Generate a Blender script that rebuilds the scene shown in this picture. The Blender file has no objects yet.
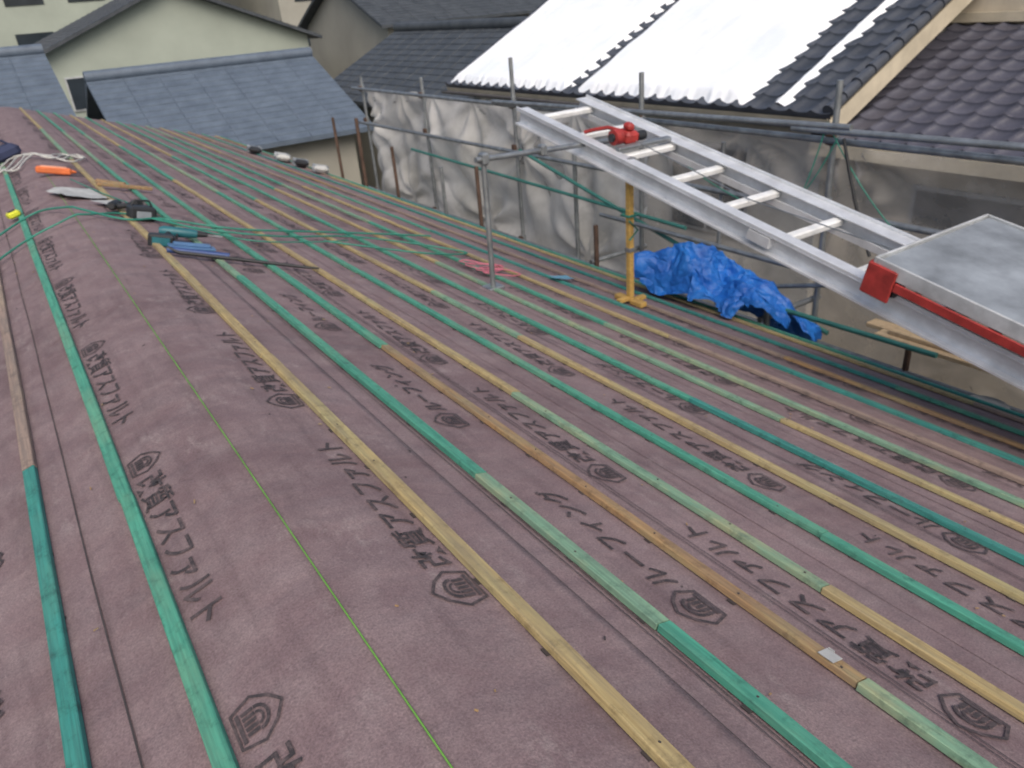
import bpy, math, random
from mathutils import Vector, Matrix, noise
random.seed(7)
S=bpy.context.scene
COL=S.collection
H0=8.0                                   # camera height above the ground
b=math.radians(16.8); cb=math.cos(b); sb=math.sin(b)
RX,RZ=.308,-1.137                        # ridge line (x, z relative to eye level)
def W(x,y,z): return Vector((x,y,z+H0))
def R(s,y,up=0.0): return W(RX+s*cb+up*sb, y, RZ-s*sb+up*cb)
def L(s,y,up=0.0): return W(RX-s*cb-up*sb, y, RZ-s*sb+up*cb)
def RS(s,y,up=0.0): return R(s,y,up) if s>=0 else L(-s,y,up)

# ------------------------------------------------------------------ materials
def newmat(name):
    m=bpy.data.materials.new(name); m.use_nodes=True
    nt=m.node_tree; p=nt.nodes['Principled BSDF']
    return m,nt,p
def N(nt,t,**kw):
    n=nt.nodes.new(t)
    for k,v in kw.items():
        if k in n.inputs: n.inputs[k].default_value=v
        else: setattr(n,k,v)
    return n
def coords(nt,scale=(1,1,1)):
    tc=N(nt,'ShaderNodeTexCoord'); mp=N(nt,'ShaderNodeMapping')
    mp.inputs['Scale'].default_value=scale
    nt.links.new(tc.outputs['Object'],mp.inputs['Vector']); return mp.outputs['Vector']
def ramp(nt,src,stops):
    r=N(nt,'ShaderNodeValToRGB'); e=r.color_ramp.elements
    while len(e)<len(stops): e.new(0.5)
    for i,(p,c) in enumerate(stops):
        e[i].position=p; e[i].color=(c[0],c[1],c[2],1) if hasattr(c,'__len__') else (c,c,c,1)
    nt.links.new(src,r.inputs['Fac']); return r.outputs['Color']
def mix(nt,fac,a,bb,blend='MIX'):
    m=N(nt,'ShaderNodeMix',data_type='RGBA',blend_type=blend)
    for s,v in ((m.inputs[0],fac),(m.inputs[6],a),(m.inputs[7],bb)):
        if isinstance(v,(int,float)): s.default_value=v
        elif isinstance(v,tuple): s.default_value=(*v,1) if len(v)==3 else v
        else: nt.links.new(v,s)
    return m.outputs[2]
def noiseT(nt,vec,scale,detail=4,rough=.55):
    n=N(nt,'ShaderNodeTexNoise',Scale=scale,Detail=detail,Roughness=rough); nt.links.new(vec,n.inputs['Vector']); return n.outputs['Fac']
def bump(nt,p,h,strength=.3,dist=.01):
    bn=N(nt,'ShaderNodeBump',Strength=strength,Distance=dist); nt.links.new(h,bn.inputs['Height']); nt.links.new(bn.outputs['Normal'],p.inputs['Normal'])
    return bn
def simple(name,col,rough=.6,metal=0,var=.25,scale=6,bmp=.15,col2=None,stretch=(1,1,1)):
    m,nt,p=newmat(name); v=coords(nt,stretch)
    n1=noiseT(nt,v,scale,6,.6)
    c2=col2 or tuple(min(1,c*(1-var)) for c in col)
    c=ramp(nt,n1,[(.32,c2),(.68,tuple(min(1,x*(1+var*.5)) for x in col))])
    nt.links.new(c,p.inputs['Base Color']); p.inputs['Roughness'].default_value=rough; p.inputs['Metallic'].default_value=metal
    if bmp: bump(nt,p,noiseT(nt,v,scale*8,4),bmp,.004)
    return m

def felt_mat():
    m,nt,p=newmat('underlay_felt'); v=coords(nt)
    big=noiseT(nt,v,1.1,6,.65); mid=noiseT(nt,v,7,6,.68); fine=noiseT(nt,v,190,3,.7)
    vs=coords(nt,(6,.7,6)); streak=noiseT(nt,vs,3,5,.6)
    c=ramp(nt,big,[(.3,(.142,.094,.100)),(.7,(.225,.160,.166))])
    c=mix(nt,ramp(nt,mid,[(.40,.0),(.72,.60)]),c,(.27,.212,.212))
    c=mix(nt,ramp(nt,streak,[(.50,.0),(.75,.55)]),c,(.100,.068,.074))
    scf=noiseT(nt,coords(nt,(2.2,1.1,2)),4.5,7,.72)
    c=mix(nt,ramp(nt,scf,[(.58,.0),(.72,.5)]),c,(.35,.295,.285))
    c=mix(nt,.5,c,ramp(nt,fine,[(.25,(.12,.12,.12)),(.75,(.88,.88,.88))]),'OVERLAY')
    nt.links.new(c,p.inputs['Base Color']); p.inputs['Roughness'].default_value=.85
    hh=N(nt,'ShaderNodeMath',operation='ADD'); nt.links.new(fine,hh.inputs[0])
    m2=N(nt,'ShaderNodeMath',operation='MULTIPLY'); nt.links.new(mid,m2.inputs[0]); m2.inputs[1].default_value=3.0
    nt.links.new(m2.outputs[0],hh.inputs[1]); bn=bump(nt,p,hh.outputs[0],.5,.003)
    wv=noiseT(nt,coords(nt,(1.3,2.6,1.3)),1.7,3,.5)
    b2=N(nt,'ShaderNodeBump',Strength=.7,Distance=.035); nt.links.new(wv,b2.inputs['Height']); nt.links.new(b2.outputs['Normal'],bn.inputs['Normal'])
    return m
def ink_mat():
    m,nt,p=newmat('printed_ink'); v=coords(nt)
    n1=noiseT(nt,v,34,6,.8); n2=noiseT(nt,v,2.3,3,.6)
    c=ramp(nt,n1,[(.38,(.12,.088,.090)),(.54,(.032,.028,.031))])
    c=mix(nt,ramp(nt,n2,[(.45,.0),(.68,.6)]),c,(.105,.08,.082))
    nt.links.new(c,p.inputs['Base Color']); p.inputs['Roughness'].default_value=.8
    return m
def wood_mat(name,base,dark,stain=None,amt=.5,grime=.62):
    m,nt,p=newmat(name)
    v=coords(nt,(30,1.2,30)); g=noiseT(nt,v,4,6,.65)
    c=ramp(nt,g,[(.28,dark),(.62,base)])
    v2=coords(nt,(3,.9,3)); pt=noiseT(nt,v2,2.2,6,.65)
    if stain: c=mix(nt,ramp(nt,pt,[(.48,.0),(.70,amt)]),c,stain)
    v3=coords(nt,(1,1,1)); sp=noiseT(nt,v3,20,5,.72)
    c=mix(nt,ramp(nt,sp,[(.52,.0),(.74,.75)]),c,tuple(x*.4 for x in dark))
    gr=noiseT(nt,coords(nt,(12,.8,12)),4,6,.65)
    c=mix(nt,ramp(nt,gr,[(.40,.0),(.68,grime)]),c,tuple(.4*x+.085 for x in dark))
    nt.links.new(c,p.inputs['Base Color']); p.inputs['Roughness'].default_value=.82
    bump(nt,p,g,.5,.002)
    return m
M_felt=felt_mat(); M_ink=ink_mat()
M_green=wood_mat('batten_green',(.075,.34,.235),(.03,.18,.128),(.22,.35,.21),.45,.25)
M_green2=wood_mat('batten_green_dark',(.04,.27,.23),(.02,.135,.12),(.10,.31,.22),.45,.25)
M_pale=wood_mat('batten_pale_green',(.22,.38,.25),(.11,.23,.16),(.43,.38,.2),.75,.4)
M_yel=wood_mat('batten_yellow',(.50,.39,.18),(.29,.21,.095),(.31,.33,.18),.5,.66)
M_org=wood_mat('batten_tan',(.42,.26,.12),(.23,.135,.06),(.25,.31,.18),.55)
M_pink=wood_mat('batten_grey_brown',(.34,.25,.2),(.19,.14,.115),(.38,.32,.2),.5)
M_black=simple('black_plastic',(.02,.022,.025),.5,bmp=.05)
M_pad=simple('nail_pad_dark',(.055,.045,.045),.7,bmp=0)
M_steel=simple('galvanised_steel',(.32,.34,.35),.45,.7,.35,9,.1)
M_rust=simple('rusty_steel',(.12,.075,.055),.7,.3,.4,12,.2)
M_alu=simple('aluminium',(.74,.76,.78),.42,.4,.22,5,.08)
M_aluwhite=simple('rung_aluminium',(.80,.81,.80),.45,.1,.18,9,.05)
M_red=simple('red_paint',(.36,.035,.03),.5,0,.4,12,.1)
M_orange=simple('orange_paint',(.70,.17,.05),.5,0,.2,8,.05)
M_ywood=wood_mat('yellow_post_wood',(.56,.36,.09),(.36,.21,.05),None,.5,.4)
M_plat=simple('platform_grey',(.27,.30,.33),.55,.1,.4,4,.15)
M_rim=simple('platform_rim',(.50,.52,.53),.5,.2,.3,8,.05)
M_plaster=simple('beige_plaster',(.58,.52,.42),.85,0,.2,2,.2)
M_white=simple('white_plaster',(.60,.59,.55),.85,0,.2,1.5,.2)
M_trim=simple('beige_trim',(.58,.52,.40),.6,0,.2,3,.05)
M_plank=wood_mat('plank_wood',(.55,.42,.26),(.38,.27,.16),None,.5,.4)
M_glass=simple('window_glass',(.03,.04,.05),.12,0,.3,1,0)
M_ground=simple('ground_asphalt',(.09,.09,.088),.9,0,.35,.6,.3)
M_teal=simple('teal_plastic',(.02,.14,.17),.45,bmp=.03)
M_blue=simple('blue_paint',(.03,.07,.22),.45,bmp=.03)
M_hose=simple('green_hose',(.03,.22,.16),.5,bmp=0)
M_string=simple('lime_string',(.15,.36,.06),.6,bmp=0)
M_pinkstr=simple('pink_string',(.58,.17,.23),.6,bmp=0)
M_cloth=simple('pale_rope_cloth',(.52,.52,.49),.8,0,.25,20,.2)
M_paper=simple('paper_grey',(.46,.47,.46),.8,0,.25,9,.1)
M_yplastic=simple('yellow_plastic',(.6,.62,.04),.45,bmp=0)
M_fascia=wood_mat('fascia_wood',(.30,.24,.18),(.17,.13,.1))
def tarp_mat():
    m,nt,p=newmat('blue_tarp'); v=coords(nt); n1=noiseT(nt,v,5,5,.6)
    c=ramp(nt,n1,[(.32,(.010,.10,.42)),(.68,(.02,.19,.62))])
    nt.links.new(c,p.inputs['Base Color']); p.inputs['Roughness'].default_value=.48
    vo=N(nt,'ShaderNodeTexVoronoi',Scale=5.0,feature='DISTANCE_TO_EDGE'); 
    dn=N(nt,'ShaderNodeTexNoise',Scale=4.0,Detail=3.0); nt.links.new(v,dn.inputs['Vector'])
    md=N(nt,'ShaderNodeVectorMath',operation='MULTIPLY_ADD'); nt.links.new(dn.outputs['Color'],md.inputs[0]); md.inputs[1].default_value=(.35,.35,.35); nt.links.new(v,md.inputs[2])
    nt.links.new(md.outputs[0],vo.inputs['Vector'])
    bump(nt,p,vo.outputs['Distance'],.6,.12); return m
M_tarp=tarp_mat()

def tile_mat(name,c1,c2,rough=.42):
    m,nt,p=newmat(name); v=coords(nt)
    n1=noiseT(nt,v,2.5,5,.6); n2=noiseT(nt,v,30,4,.7)
    c=ramp(nt,n1,[(.3,c1),(.7,c2)])
    c=mix(nt,ramp(nt,n2,[(.55,.0),(.8,.35)]),c,tuple(min(1,x*2.2) for x in c2))
    nt.links.new(c,p.inputs['Base Color']); p.inputs['Roughness'].default_value=rough
    bump(nt,p,n2,.1,.003); return m
M_tile=tile_mat('slate_grey_tiles',(.045,.052,.066),(.08,.09,.11))
M_tile2=tile_mat('plum_grey_tiles',(.06,.060,.080),(.10,.10,.127))
M_tileblue=tile_mat('blue_grey_tiles',(.075,.10,.135),(.12,.155,.20),.6)
M_tiledark=tile_mat('dark_tiles',(.035,.042,.05),(.07,.08,.09),.6)
def snow_mat():
    m,nt,p=newmat('snow'); v=coords(nt); n1=noiseT(nt,v,.9,6,.65); n2=noiseT(nt,v,14,5,.7)
    c=ramp(nt,n1,[(.34,(.80,.86,.92)),(.60,(.93,.95,.97))])
    nt.links.new(c,p.inputs['Base Color']); p.inputs['Roughness'].default_value=.8
    bump(nt,p,n2,.25,.02); return m
M_snow=snow_mat()
def cloth_mat(name,c_dk,c_lt,c_dirt,f0,f1,dirt=.6):
    m,nt,p=newmat(name); v=coords(nt); out=nt.nodes['Material Output']
    n1=noiseT(nt,v,.8,4,.55); n2=noiseT(nt,coords(nt,(1,1.2,1.3)),1.3,5,.6)
    c=ramp(nt,n1,[(.36,c_dk),(.60,c_lt)])
    c=mix(nt,ramp(nt,n2,[(.54,.0),(.74,dirt)]),c,c_dirt)
    nt.links.new(c,p.inputs['Base Color']); p.inputs['Roughness'].default_value=.6
    tl=N(nt,'ShaderNodeBsdfTranslucent'); nt.links.new(c,tl.inputs['Color'])
    m1=N(nt,'ShaderNodeMixShader'); m1.inputs[0].default_value=.3; nt.links.new(p.outputs[0],m1.inputs[1]); nt.links.new(tl.outputs[0],m1.inputs[2])
    tr=N(nt,'ShaderNodeBsdfTransparent'); ms=N(nt,'ShaderNodeMixShader')
    fac=ramp(nt,n2,[(.35,f1),(.68,f0)])
    nt.links.new(fac,ms.inputs[0]); nt.links.new(tr.outputs[0],ms.inputs[1]); nt.links.new(m1.outputs[0],ms.inputs[2]); nt.links.new(ms.outputs[0],out.inputs[0])
    return m
M_net=cloth_mat('scaffold_mesh_sheet',(.20,.185,.17),(.46,.44,.41),(.15,.135,.12),.35,.58)
M_sheet=cloth_mat('cream_sheet',(.62,.61,.57),(.86,.85,.82),(.42,.39,.35),.55,.85,.5)

# ------------------------------------------------------------------ mesh helpers
class MB:
    def __init__(s): s.v=[];s.f=[];s.m=[];s.sm=[]
    def add(s,vs,fs,mi=0,smooth=False):
        o=len(s.v); s.v+= [Vector(x) for x in vs]
        for f in fs: s.f.append([o+i for i in f]); s.m.append(mi); s.sm.append(smooth)
    def box(s,a,bb,mi=0,bev=0.0,M=None):
        x0,y0,z0=a;x1,y1,z1=bb
        if bev<=0:
            vs=[(x0,y0,z0),(x1,y0,z0),(x1,y1,z0),(x0,y1,z0),(x0,y0,z1),(x1,y0,z1),(x1,y1,z1),(x0,y1,z1)]
            fs=[(0,3,2,1),(4,5,6,7),(0,1,5,4),(1,2,6,5),(2,3,7,6),(3,0,4,7)]
        else:
            e=bev; vs=[];
            for (zz,i) in ((z0,e),(z0+e,0),(z1-e,0),(z1,e)):
                X0,X1,Y0,Y1=x0+i,x1-i,y0+i,y1-i; c=e if i==0 else e*.5
                vs+=[(X0+c,Y0,zz),(X1-c,Y0,zz),(X1,Y0+c,zz),(X1,Y1-c,zz),(X1-c,Y1,zz),(X0+c,Y1,zz),(X0,Y1-c,zz),(X0,Y0+c,zz)]
            fs=[tuple(range(7,-1,-1)),tuple(range(24,32))]
            for r in range(3):
                for i in range(8): j=(i+1)%8; fs.append((r*8+i,r*8+j,r*8+8+j,r*8+8+i))
        vs=[Vector(x) for x in vs]
        if M is not None: vs=[M@x for x in vs]
        s.add(vs,fs,mi)
    def tube(s,pts,r,mi=0,seg=8,cap=True):
        pts=[Vector(p) for p in pts]; rings=[]; up=Vector((0,0,1))
        rr=r if hasattr(r,'__len__') else [r]*len(pts)
        for i,p in enumerate(pts):
            d=(pts[min(i+1,len(pts)-1)]-pts[max(i-1,0)]).normalized()
            u=up if abs(d.dot(up))<.95 else Vector((0,1,0))
            a=d.cross(u).normalized(); c=d.cross(a)
            rings.append([p+(a*math.cos(t)+c*math.sin(t))*rr[i] for t in [2*math.pi*k/seg for k in range(seg)]])
        vs=[x for q in rings for x in q]; fs=[]
        for i in range(len(pts)-1):
            for k in range(seg): j=(k+1)%seg; fs.append((i*seg+k,i*seg+j,i*seg+seg+j,i*seg+seg+k))
        s.add(vs,fs,mi,True)
        if cap: s.add(rings[0],[tuple(range(seg))],mi); s.add(rings[-1],[tuple(range(seg-1,-1,-1))],mi)
    def obj(s,name,mats,parent=None):
        me=bpy.data.meshes.new(name); me.from_pydata([tuple(x) for x in s.v],[],s.f)
        for m in mats: me.materials.append(m)
        for p,mi,sm in zip(me.polygons,s.m,s.sm): p.material_index=mi; p.use_smooth=sm
        me.update(); o=bpy.data.objects.new(name,me); COL.objects.link(o)
        if parent: o.parent=parent
        return o
def empty(name):
    e=bpy.data.objects.new(name,None); COL.objects.link(e); return e
def grid(name,fn,us,vs,mat,parent=None,smooth=True,mask=None):
    mb=MB(); nu,nv=len(us),len(vs)
    P=[fn(u,v) for u in us for v in vs]; F=[]
    for i in range(nu-1):
        for j in range(nv-1):
            if mask and not mask(us[i],vs[j]): continue
            F.append((i*nv+j,(i+1)*nv+j,(i+1)*nv+j+1,i*nv+j+1))
    mb.add(P,F,0,smooth); return mb.obj(name,[mat],parent)
def lin(a,bb,n): return [a+(bb-a)*i/(n-1) for i in range(n)]
def nz(x,y,z=0): return noise.noise(Vector((x,y,z)))
def frame(origin,xd,yd):
    x=Vector(xd).normalized(); z=x.cross(Vector(yd)).normalized(); y=z.cross(x)
    m=Matrix((x,y,z)).transposed().to_4x4(); m.translation=origin; return m

# ------------------------------------------------------------------ our house
Y0,Y1=-3.0,19.0
EAVE=4.30
house=empty('tiled_house')
def prof(s,y,up=0):
    p=RS(s,y,up); r=.20
    if abs(s)<r: p.z-= (r-abs(s))**2/(2*r)*sb*1.0
    return p
us=[-EAVE]+[-4+.25*i for i in range(15)]+[-.4,-.3,-.2,-.15,-.1,-.05,-.03,-.015,0,.015,.03,.05,.1,.15,.2,.3,.4]+[.5+.2*i for i in range(19)]+[EAVE]
us=sorted(set(round(u,3) for u in us))
felt=grid('roof_underlayment',lambda s,y:prof(s,y,.0015*nz(s*2,y*1.3)),us,lin(Y0,Y1,90),M_felt,house)
cus=[-.462,-.46]+lin(-.44,-.22,5)+lin(-.2,.2,17)+lin(.22,.51,7)+[.53,.532]
def cap(s,y):
    w=.009*nz(y*.8,3.3)
    up=.0045+.0014*nz(s*6,y*3,5)
    if s in (-.462,.532): up=-.002
    if s<-.4 or s>.5: s+=w
    return prof(s,y,up)
grid('ridge_underlayment_strip',cap,cus,lin(Y0,Y1,140),M_felt,house)
mb=MB()
for side,s0 in ((-1,-.464),(1,.534)):
    ys=lin(Y0,Y1,160)
    for i in range(159):
        a,c=ys[i],ys[i+1]; wa,wc=.009*nz(a*.8,3.3),.009*nz(c*.8,3.3); wd=.004*side*(1 if side<0 else .55)
        mb.add([RS(s0+wa,a,.0035),RS(s0+wc,c,.0035),RS(s0+wc+wd,c,.0035),RS(s0+wa+wd,a,.0035)],[(0,1,2,3)],0)
mb.obj('lap_edge_line',[M_pad],house)  # thin dark wavy strip along both lap edges of the ridge strip
mb=MB()
for s in (1.42,2.34,3.26,4.18):
    ys=lin(Y0,Y1,80)
    for i in range(79):
        a,c=ys[i],ys[i+1]; wa,wc=.006*nz(a*.7,s),.006*nz(c*.7,s)
        q=[R(s+wa,a,.0005),R(s+wc,c,.0005),R(s+wc,c,.0042),R(s+wa,a,.0042)]
        mb.add(q,[(0,1,2,3)],0)
        q=[R(s+wa,a,.0042),R(s+wc,c,.0042),R(s-.06,c,.0018),R(s-.06,a,.0018)]
        mb.add(q,[(0,1,2,3)],0,True)
mb.obj('underlayment_laps',[M_felt],house)
ex=RX+EAVE*cb; ez=RZ-EAVE*sb; exl=RX-EAVE*cb
mb=MB()
mb.add([W(exl+.6,Y0+.4,-H0),W(ex-.6,Y0+.4,-H0),W(ex-.6,Y1-.4,-H0),W(exl+.6,Y1-.4,-H0),
        W(exl+.6,Y0+.4,ez-.06),W(ex-.6,Y0+.4,ez-.06),W(ex-.6,Y1-.4,ez-.06),W(exl+.6,Y1-.4,ez-.06),
        W(RX,Y0+.4,RZ-.1),W(RX,Y1-.4,RZ-.1)],[(1,2,6,5),(3,0,4,7),(0,1,5,8,4),(2,3,7,9,6)],0)
mb.obj('walls',[M_plaster],house)
mb=MB()
for sg in (1,-1):
    A=(lambda s,y,u:R(s,y,u)) if sg==1 else (lambda s,y,u:L(s,y,u))
    mb.add([A(EAVE+.0,Y0,-.004),A(EAVE+.0,Y1,-.004),A(EAVE+.0,Y1,-.16),A(EAVE+.0,Y0,-.16),A(EAVE-.03,Y1,-.16),A(EAVE-.03,Y0,-.16)],[(0,1,2,3),(3,2,4,5)],0)
    for yy in (Y0,Y1):
        mb.add([A(0,yy,-.034),A(EAVE,yy,-.004),A(EAVE,yy,-.16),A(0,yy,-.16)],[(0,1,2,3)],0)
    mb.add([A(0,Y0,-.05),A(EAVE-.03,Y0,-.05),A(EAVE-.03,Y1,-.05),A(0,Y1,-.05)],[(0,1,2,3)],0)
mb.obj('eaves_boards',[M_fascia],house)
mb=MB()
mb.add([R(EAVE-.05,Y0,.006),R(EAVE-.05,Y1,.006),R(EAVE+.012,Y1,.006),R(EAVE+.012,Y0,.006),R(EAVE+.012,Y1,-.05),R(EAVE+.012,Y0,-.05)],[(0,3,2,1),(3,5,4,2)],0)
mb.obj('eave_flashing',[simple('eave_metal',(.09,.08,.085),.5,.2)],house)

# ------------------------------------------------------------------ prints
def textmesh(body,size):
    cu=bpy.data.curves.new('t','FONT'); cu.body=body; cu.size=size; cu.offset=size*.012; cu.resolution_u=3; cu.space_character=1.0
    o=bpy.data.objects.new('t',cu); COL.objects.link(o); bpy.context.view_layer.update()
    me=bpy.data.meshes.new_from_object(o.evaluated_get(bpy.context.evaluated_depsgraph_get()))
    bpy.data.objects.remove(o); me.materials.clear(); me.materials.append(M_ink); return me
T1=textmesh('改質アスファルト',.096); T2=textmesh('ルーフィング',.092)
def hexmesh():
    mb=MB()
    def loop(pts,w):
        n=len(pts); P=[Vector((x,y,0)) for x,y in pts]
        Q=[p*(1-w/p.length) for p in P]
        mb.add(P+Q,[(i,(i+1)%n,n+(i+1)%n,n+i) for i in range(n)])
    loop([(-.048,-.043),(.048,-.043),(.064,.006),(.036,.042),(0,.064),(-.036,.042),(-.064,.006)],.0075)
    arc=[(.034*math.cos(math.pi*i/10),.006+.026*math.sin(math.pi*i/10)) for i in range(11)]
    ins=[(x*.74,.006+(y-.006)*.74) for x,y in arc]
    mb.add([(x,y,0) for x,y in arc+ins],[(i,i+1,12+i,11+i) for i in range(10)])
    ar2=[(x*.55,.006+(y-.006)*.55) for x,y in arc]; in2=[(x*.35,.006+(y-.006)*.35) for x,y in arc]
    mb.add([(x,y,0) for x,y in ar2+in2],[(i,i+1,12+i,11+i) for i in range(10)])
    for x in (-.034,-.0205,-.007,.0065,.020): mb.add([(x,-.022,0),(x+.009,-.022,0),(x+.009,.004,0),(x,.004,0)],[(0,1,2,3)])
    mb.add([(-.038,-.034,0),(.038,-.034,0),(.038,-.026,0),(-.038,-.026,0)],[(0,1,2,3)])
    o=mb.obj('tmp',[M_ink]); me=o.data; bpy.data.objects.remove(o); return me
HX=hexmesh()
prints=empty('printed_lettering'); prints.parent=house
def put(me,s,y,right=True,scale=1.0):
    up=.0085 if (s<.5) else .0055
    o=bpy.data.objects.new('lettering',me); COL.objects.link(o); o.parent=prints
    if right: m=frame(R(s,y,up),(0,1,0),R(s-1,y)-R(s,y))
    else: m=frame(L(s,y,up),(0,-1,0),L(s-1,y)-L(s,y))
    o.matrix_world=m@Matrix.Scale(scale,4)
rows=[(.275,1.25,T1),(.80,.98,T2),(1.10,.45,T1),(1.68,1.45,T1),(2.02,.9,T2),(2.6,1.2,T1),(2.93,.6,T2),(3.5,1.0,T1),(3.85,.5,T2)]
for s,y,t in rows:
    for k in range(-1,14):
        yy=y+k*1.22
        if yy<.2 or yy>17: continue
        put(HX,s,yy,True,1.15); put(t,s+.035,yy+.09,True)
for s,y,t in [(.245,1.17,T1),(.76,2.35,T2),(.76,1.13,T2),(1.2,1.7,T1)]:
    for k in range(0,13):
        yy=y+k*1.18
        if yy>17: continue
        put(HX,s,yy,False,1.15 if s>.5 else 1.0); put(t,s+.035,yy-.09,False)
mb=MB()
for s in (.60,.615,1.02,1.035,1.95,1.965,2.85,2.865):
    for k in range(int((Y1-Y0)/1.0)):
        a=Y0+k;c=a+1
        mb.add([R(s,a,.0045),R(s,c,.0045),R(s+.003,c,.0045),R(s+.003,a,.0045)],[(0,3,2,1)])
mb.obj('printed_guide_lines',[M_ink],house)

# ------------------------------------------------------------------ battens
BM=[M_green,M_yel,M_pale,M_org,M_pink,M_green2,M_pad]
G,YL,PG,OR,PK,G2,PD=range(7)
BW,BH=.041,.019
def batten(s,right,segs,width=BW,off=0):
    mb=MB(); F=R if right else L
    seed=random.random()*50
    for (a,c,mi) in segs:
        c-=.004; n=max(2,int((c-a)/.3)+1); ys=lin(a,c,n)
        ds=random.uniform(-.005,.005); w=width*random.uniform(.94,1.05); hh=BH*random.uniform(.92,1.06)
        e=.0026; ring=[(-w/2,0),(-w/2,hh-e),(-w/2+e,hh),(w/2-e,hh),(w/2,hh-e),(w/2,0)]
        vs=[]
        for y in ys:
            wob=ds+.0065*nz(y*.6,seed,s)
            lift=(.004 if s>.5 else .008)+.0015*abs(nz(y*1.1,seed))
            for (x,u) in ring: vs.append(F(s+wob+x,y,u+lift))
        fs=[]
        for i in range(n-1):
            for k in range(5): fs.append((i*6+k,i*6+k+1,i*6+7+k,i*6+6+k) if not right else (i*6+k,i*6+6+k,i*6+7+k,i*6+k+1))
        fs.append(tuple(range(6)) if not right else tuple(range(5,-1,-1))); o=(n-1)*6
        fs.append(tuple(range(o+5,o-1,-1)) if not right else tuple(range(o,o+6)))
        mb.add(vs,fs,mi)
    y=Y0+off
    while y<Y1:
        jj=random.uniform(-.02,.02); M=frame(F(s,y+jj,0),(0,1,0),F(s-1,y)-F(s,y))
        lift=.004 if s>.5 else .008
        if random.random()<.75: mb.box((-.011,-width/2-random.uniform(.004,.009),0),(.011,width/2+random.uniform(.0,.006),lift+.0005),PD,M=M)
        if random.random()<.6: 
            q=random.uniform(-.008,.008); mb.tube([M@Vector((0,q,lift+BH-.002)),M@Vector((0,q,lift+BH+.0015))],.0032,PD,6)
        y+=.303
    return mb.obj('roof_batten',BM)
def rnd(choices,start=None):
    out=[];y=Y0
    L0=random.uniform(1,3.8)
    while y<Y1:
        e=min(Y1,y+L0); out.append((y,e,random.choice(choices))); y=e; L0=random.choice([3.64,3.64,4.0,2.7])
    return out
st=.29
spec={0:[(Y0,2.95,YL),(2.95,5.9,YL),(5.9,9.9,YL),(9.9,13.9,PG),(13.9,Y1,YL)],
 1:[(Y0,.95,G),(.95,1.75,PG),(1.75,4.4,G),(4.4,6.2,PG),(6.2,10,G),(10,14,PG),(14,Y1,G)],
 2:[(Y0,.30,PG),(.30,.62,PG),(.62,3.06,OR),(3.06,6.7,G),(6.7,10.3,G),(10.3,14,PG),(14,Y1,G)],
 3:[(Y0,.9,YL),(.9,2.4,PG),(2.4,5.5,YL),(5.5,9,YL),(9,12.6,G),(12.6,Y1,YL)],
 4:[(Y0,1.1,G),(1.1,4.7,G),(4.7,8.3,G),(8.3,12,PG),(12,Y1,G)],
 5:[(Y0,3.2,YL),(3.2,4.2,PG),(4.2,8,YL),(8,12,G),(12,Y1,YL)],
 6:[(Y0,2.2,G2),(2.2,5.8,G),(5.8,9.4,G),(9.4,Y1,G)],
 7:[(Y0,1.9,YL),(1.9,5.2,PG),(5.2,9.2,YL),(9.2,Y1,G)]}
for i in range(14):
    s=.351+st*i
    segs=spec.get(i) or rnd([[G,G2,G],[PK,YL,OR],[G,PG],[YL,PK],[G2,G],[PK,OR]][(i)%6])
    batten(s,True,segs,width=BW*(1.12 if i==0 else 1.0),off=random.uniform(0,.1))
batten(4.24,True,rnd([G,G2]),off=.05)
LS=[.318,.575,.86,1.15,1.44,1.73,2.02,2.31,2.6,2.89,3.2,3.5,3.8,4.1]
for i,s in enumerate(LS):
    if i==0: sg=[(Y0,2.2,G),(2.2,5.8,G),(5.8,9.4,G),(9.4,14,PG),(14,Y1,G)]
    elif i==1: sg=[(Y0,2.75,G2),(2.75,5.9,PK),(5.9,9.9,G),(9.9,Y1,G)]
    else: sg=rnd([G,YL,PG])
    batten(s,False,sg,off=random.uniform(0,.2))
mb=MB(); Mx=frame(R(.931,.70,.026),(0,1,0),(-1,0,.3)); mb.box((-.02,-.018,0),(.02,.018,.002),0,M=Mx); mb.box((.004,-.026,-.018),(.02,-.022,.002),0,M=Mx)
mb.obj('joint_tape',[M_paper])
mb=MB(); mb.tube([prof(.004+.003*nz(y*.5,9),y,.011) for y in lin(-2,9,60)],.0021,0,6); mb.obj('layout_string',[M_string])
mb=MB(); rr=random.Random(3)
for i in range(300):
    s=rr.uniform(-.6,3.9); y=rr.uniform(.4,12)**1.0; a=rr.uniform(0,6.28); l=rr.uniform(.002,.008)
    M0=frame(RS(s,y,.0095 if abs(s)<.55 else .006),(math.cos(a),math.sin(a),-.3*math.cos(a)*(1 if s>0 else -1)),(-math.sin(a),math.cos(a),0))
    mb.box((-l,-.002,0),(l,.002,.002),rr.choice((0,0,1)),0,M0)
mb.obj('wood_debris',[M_org,M_pad])

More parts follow.
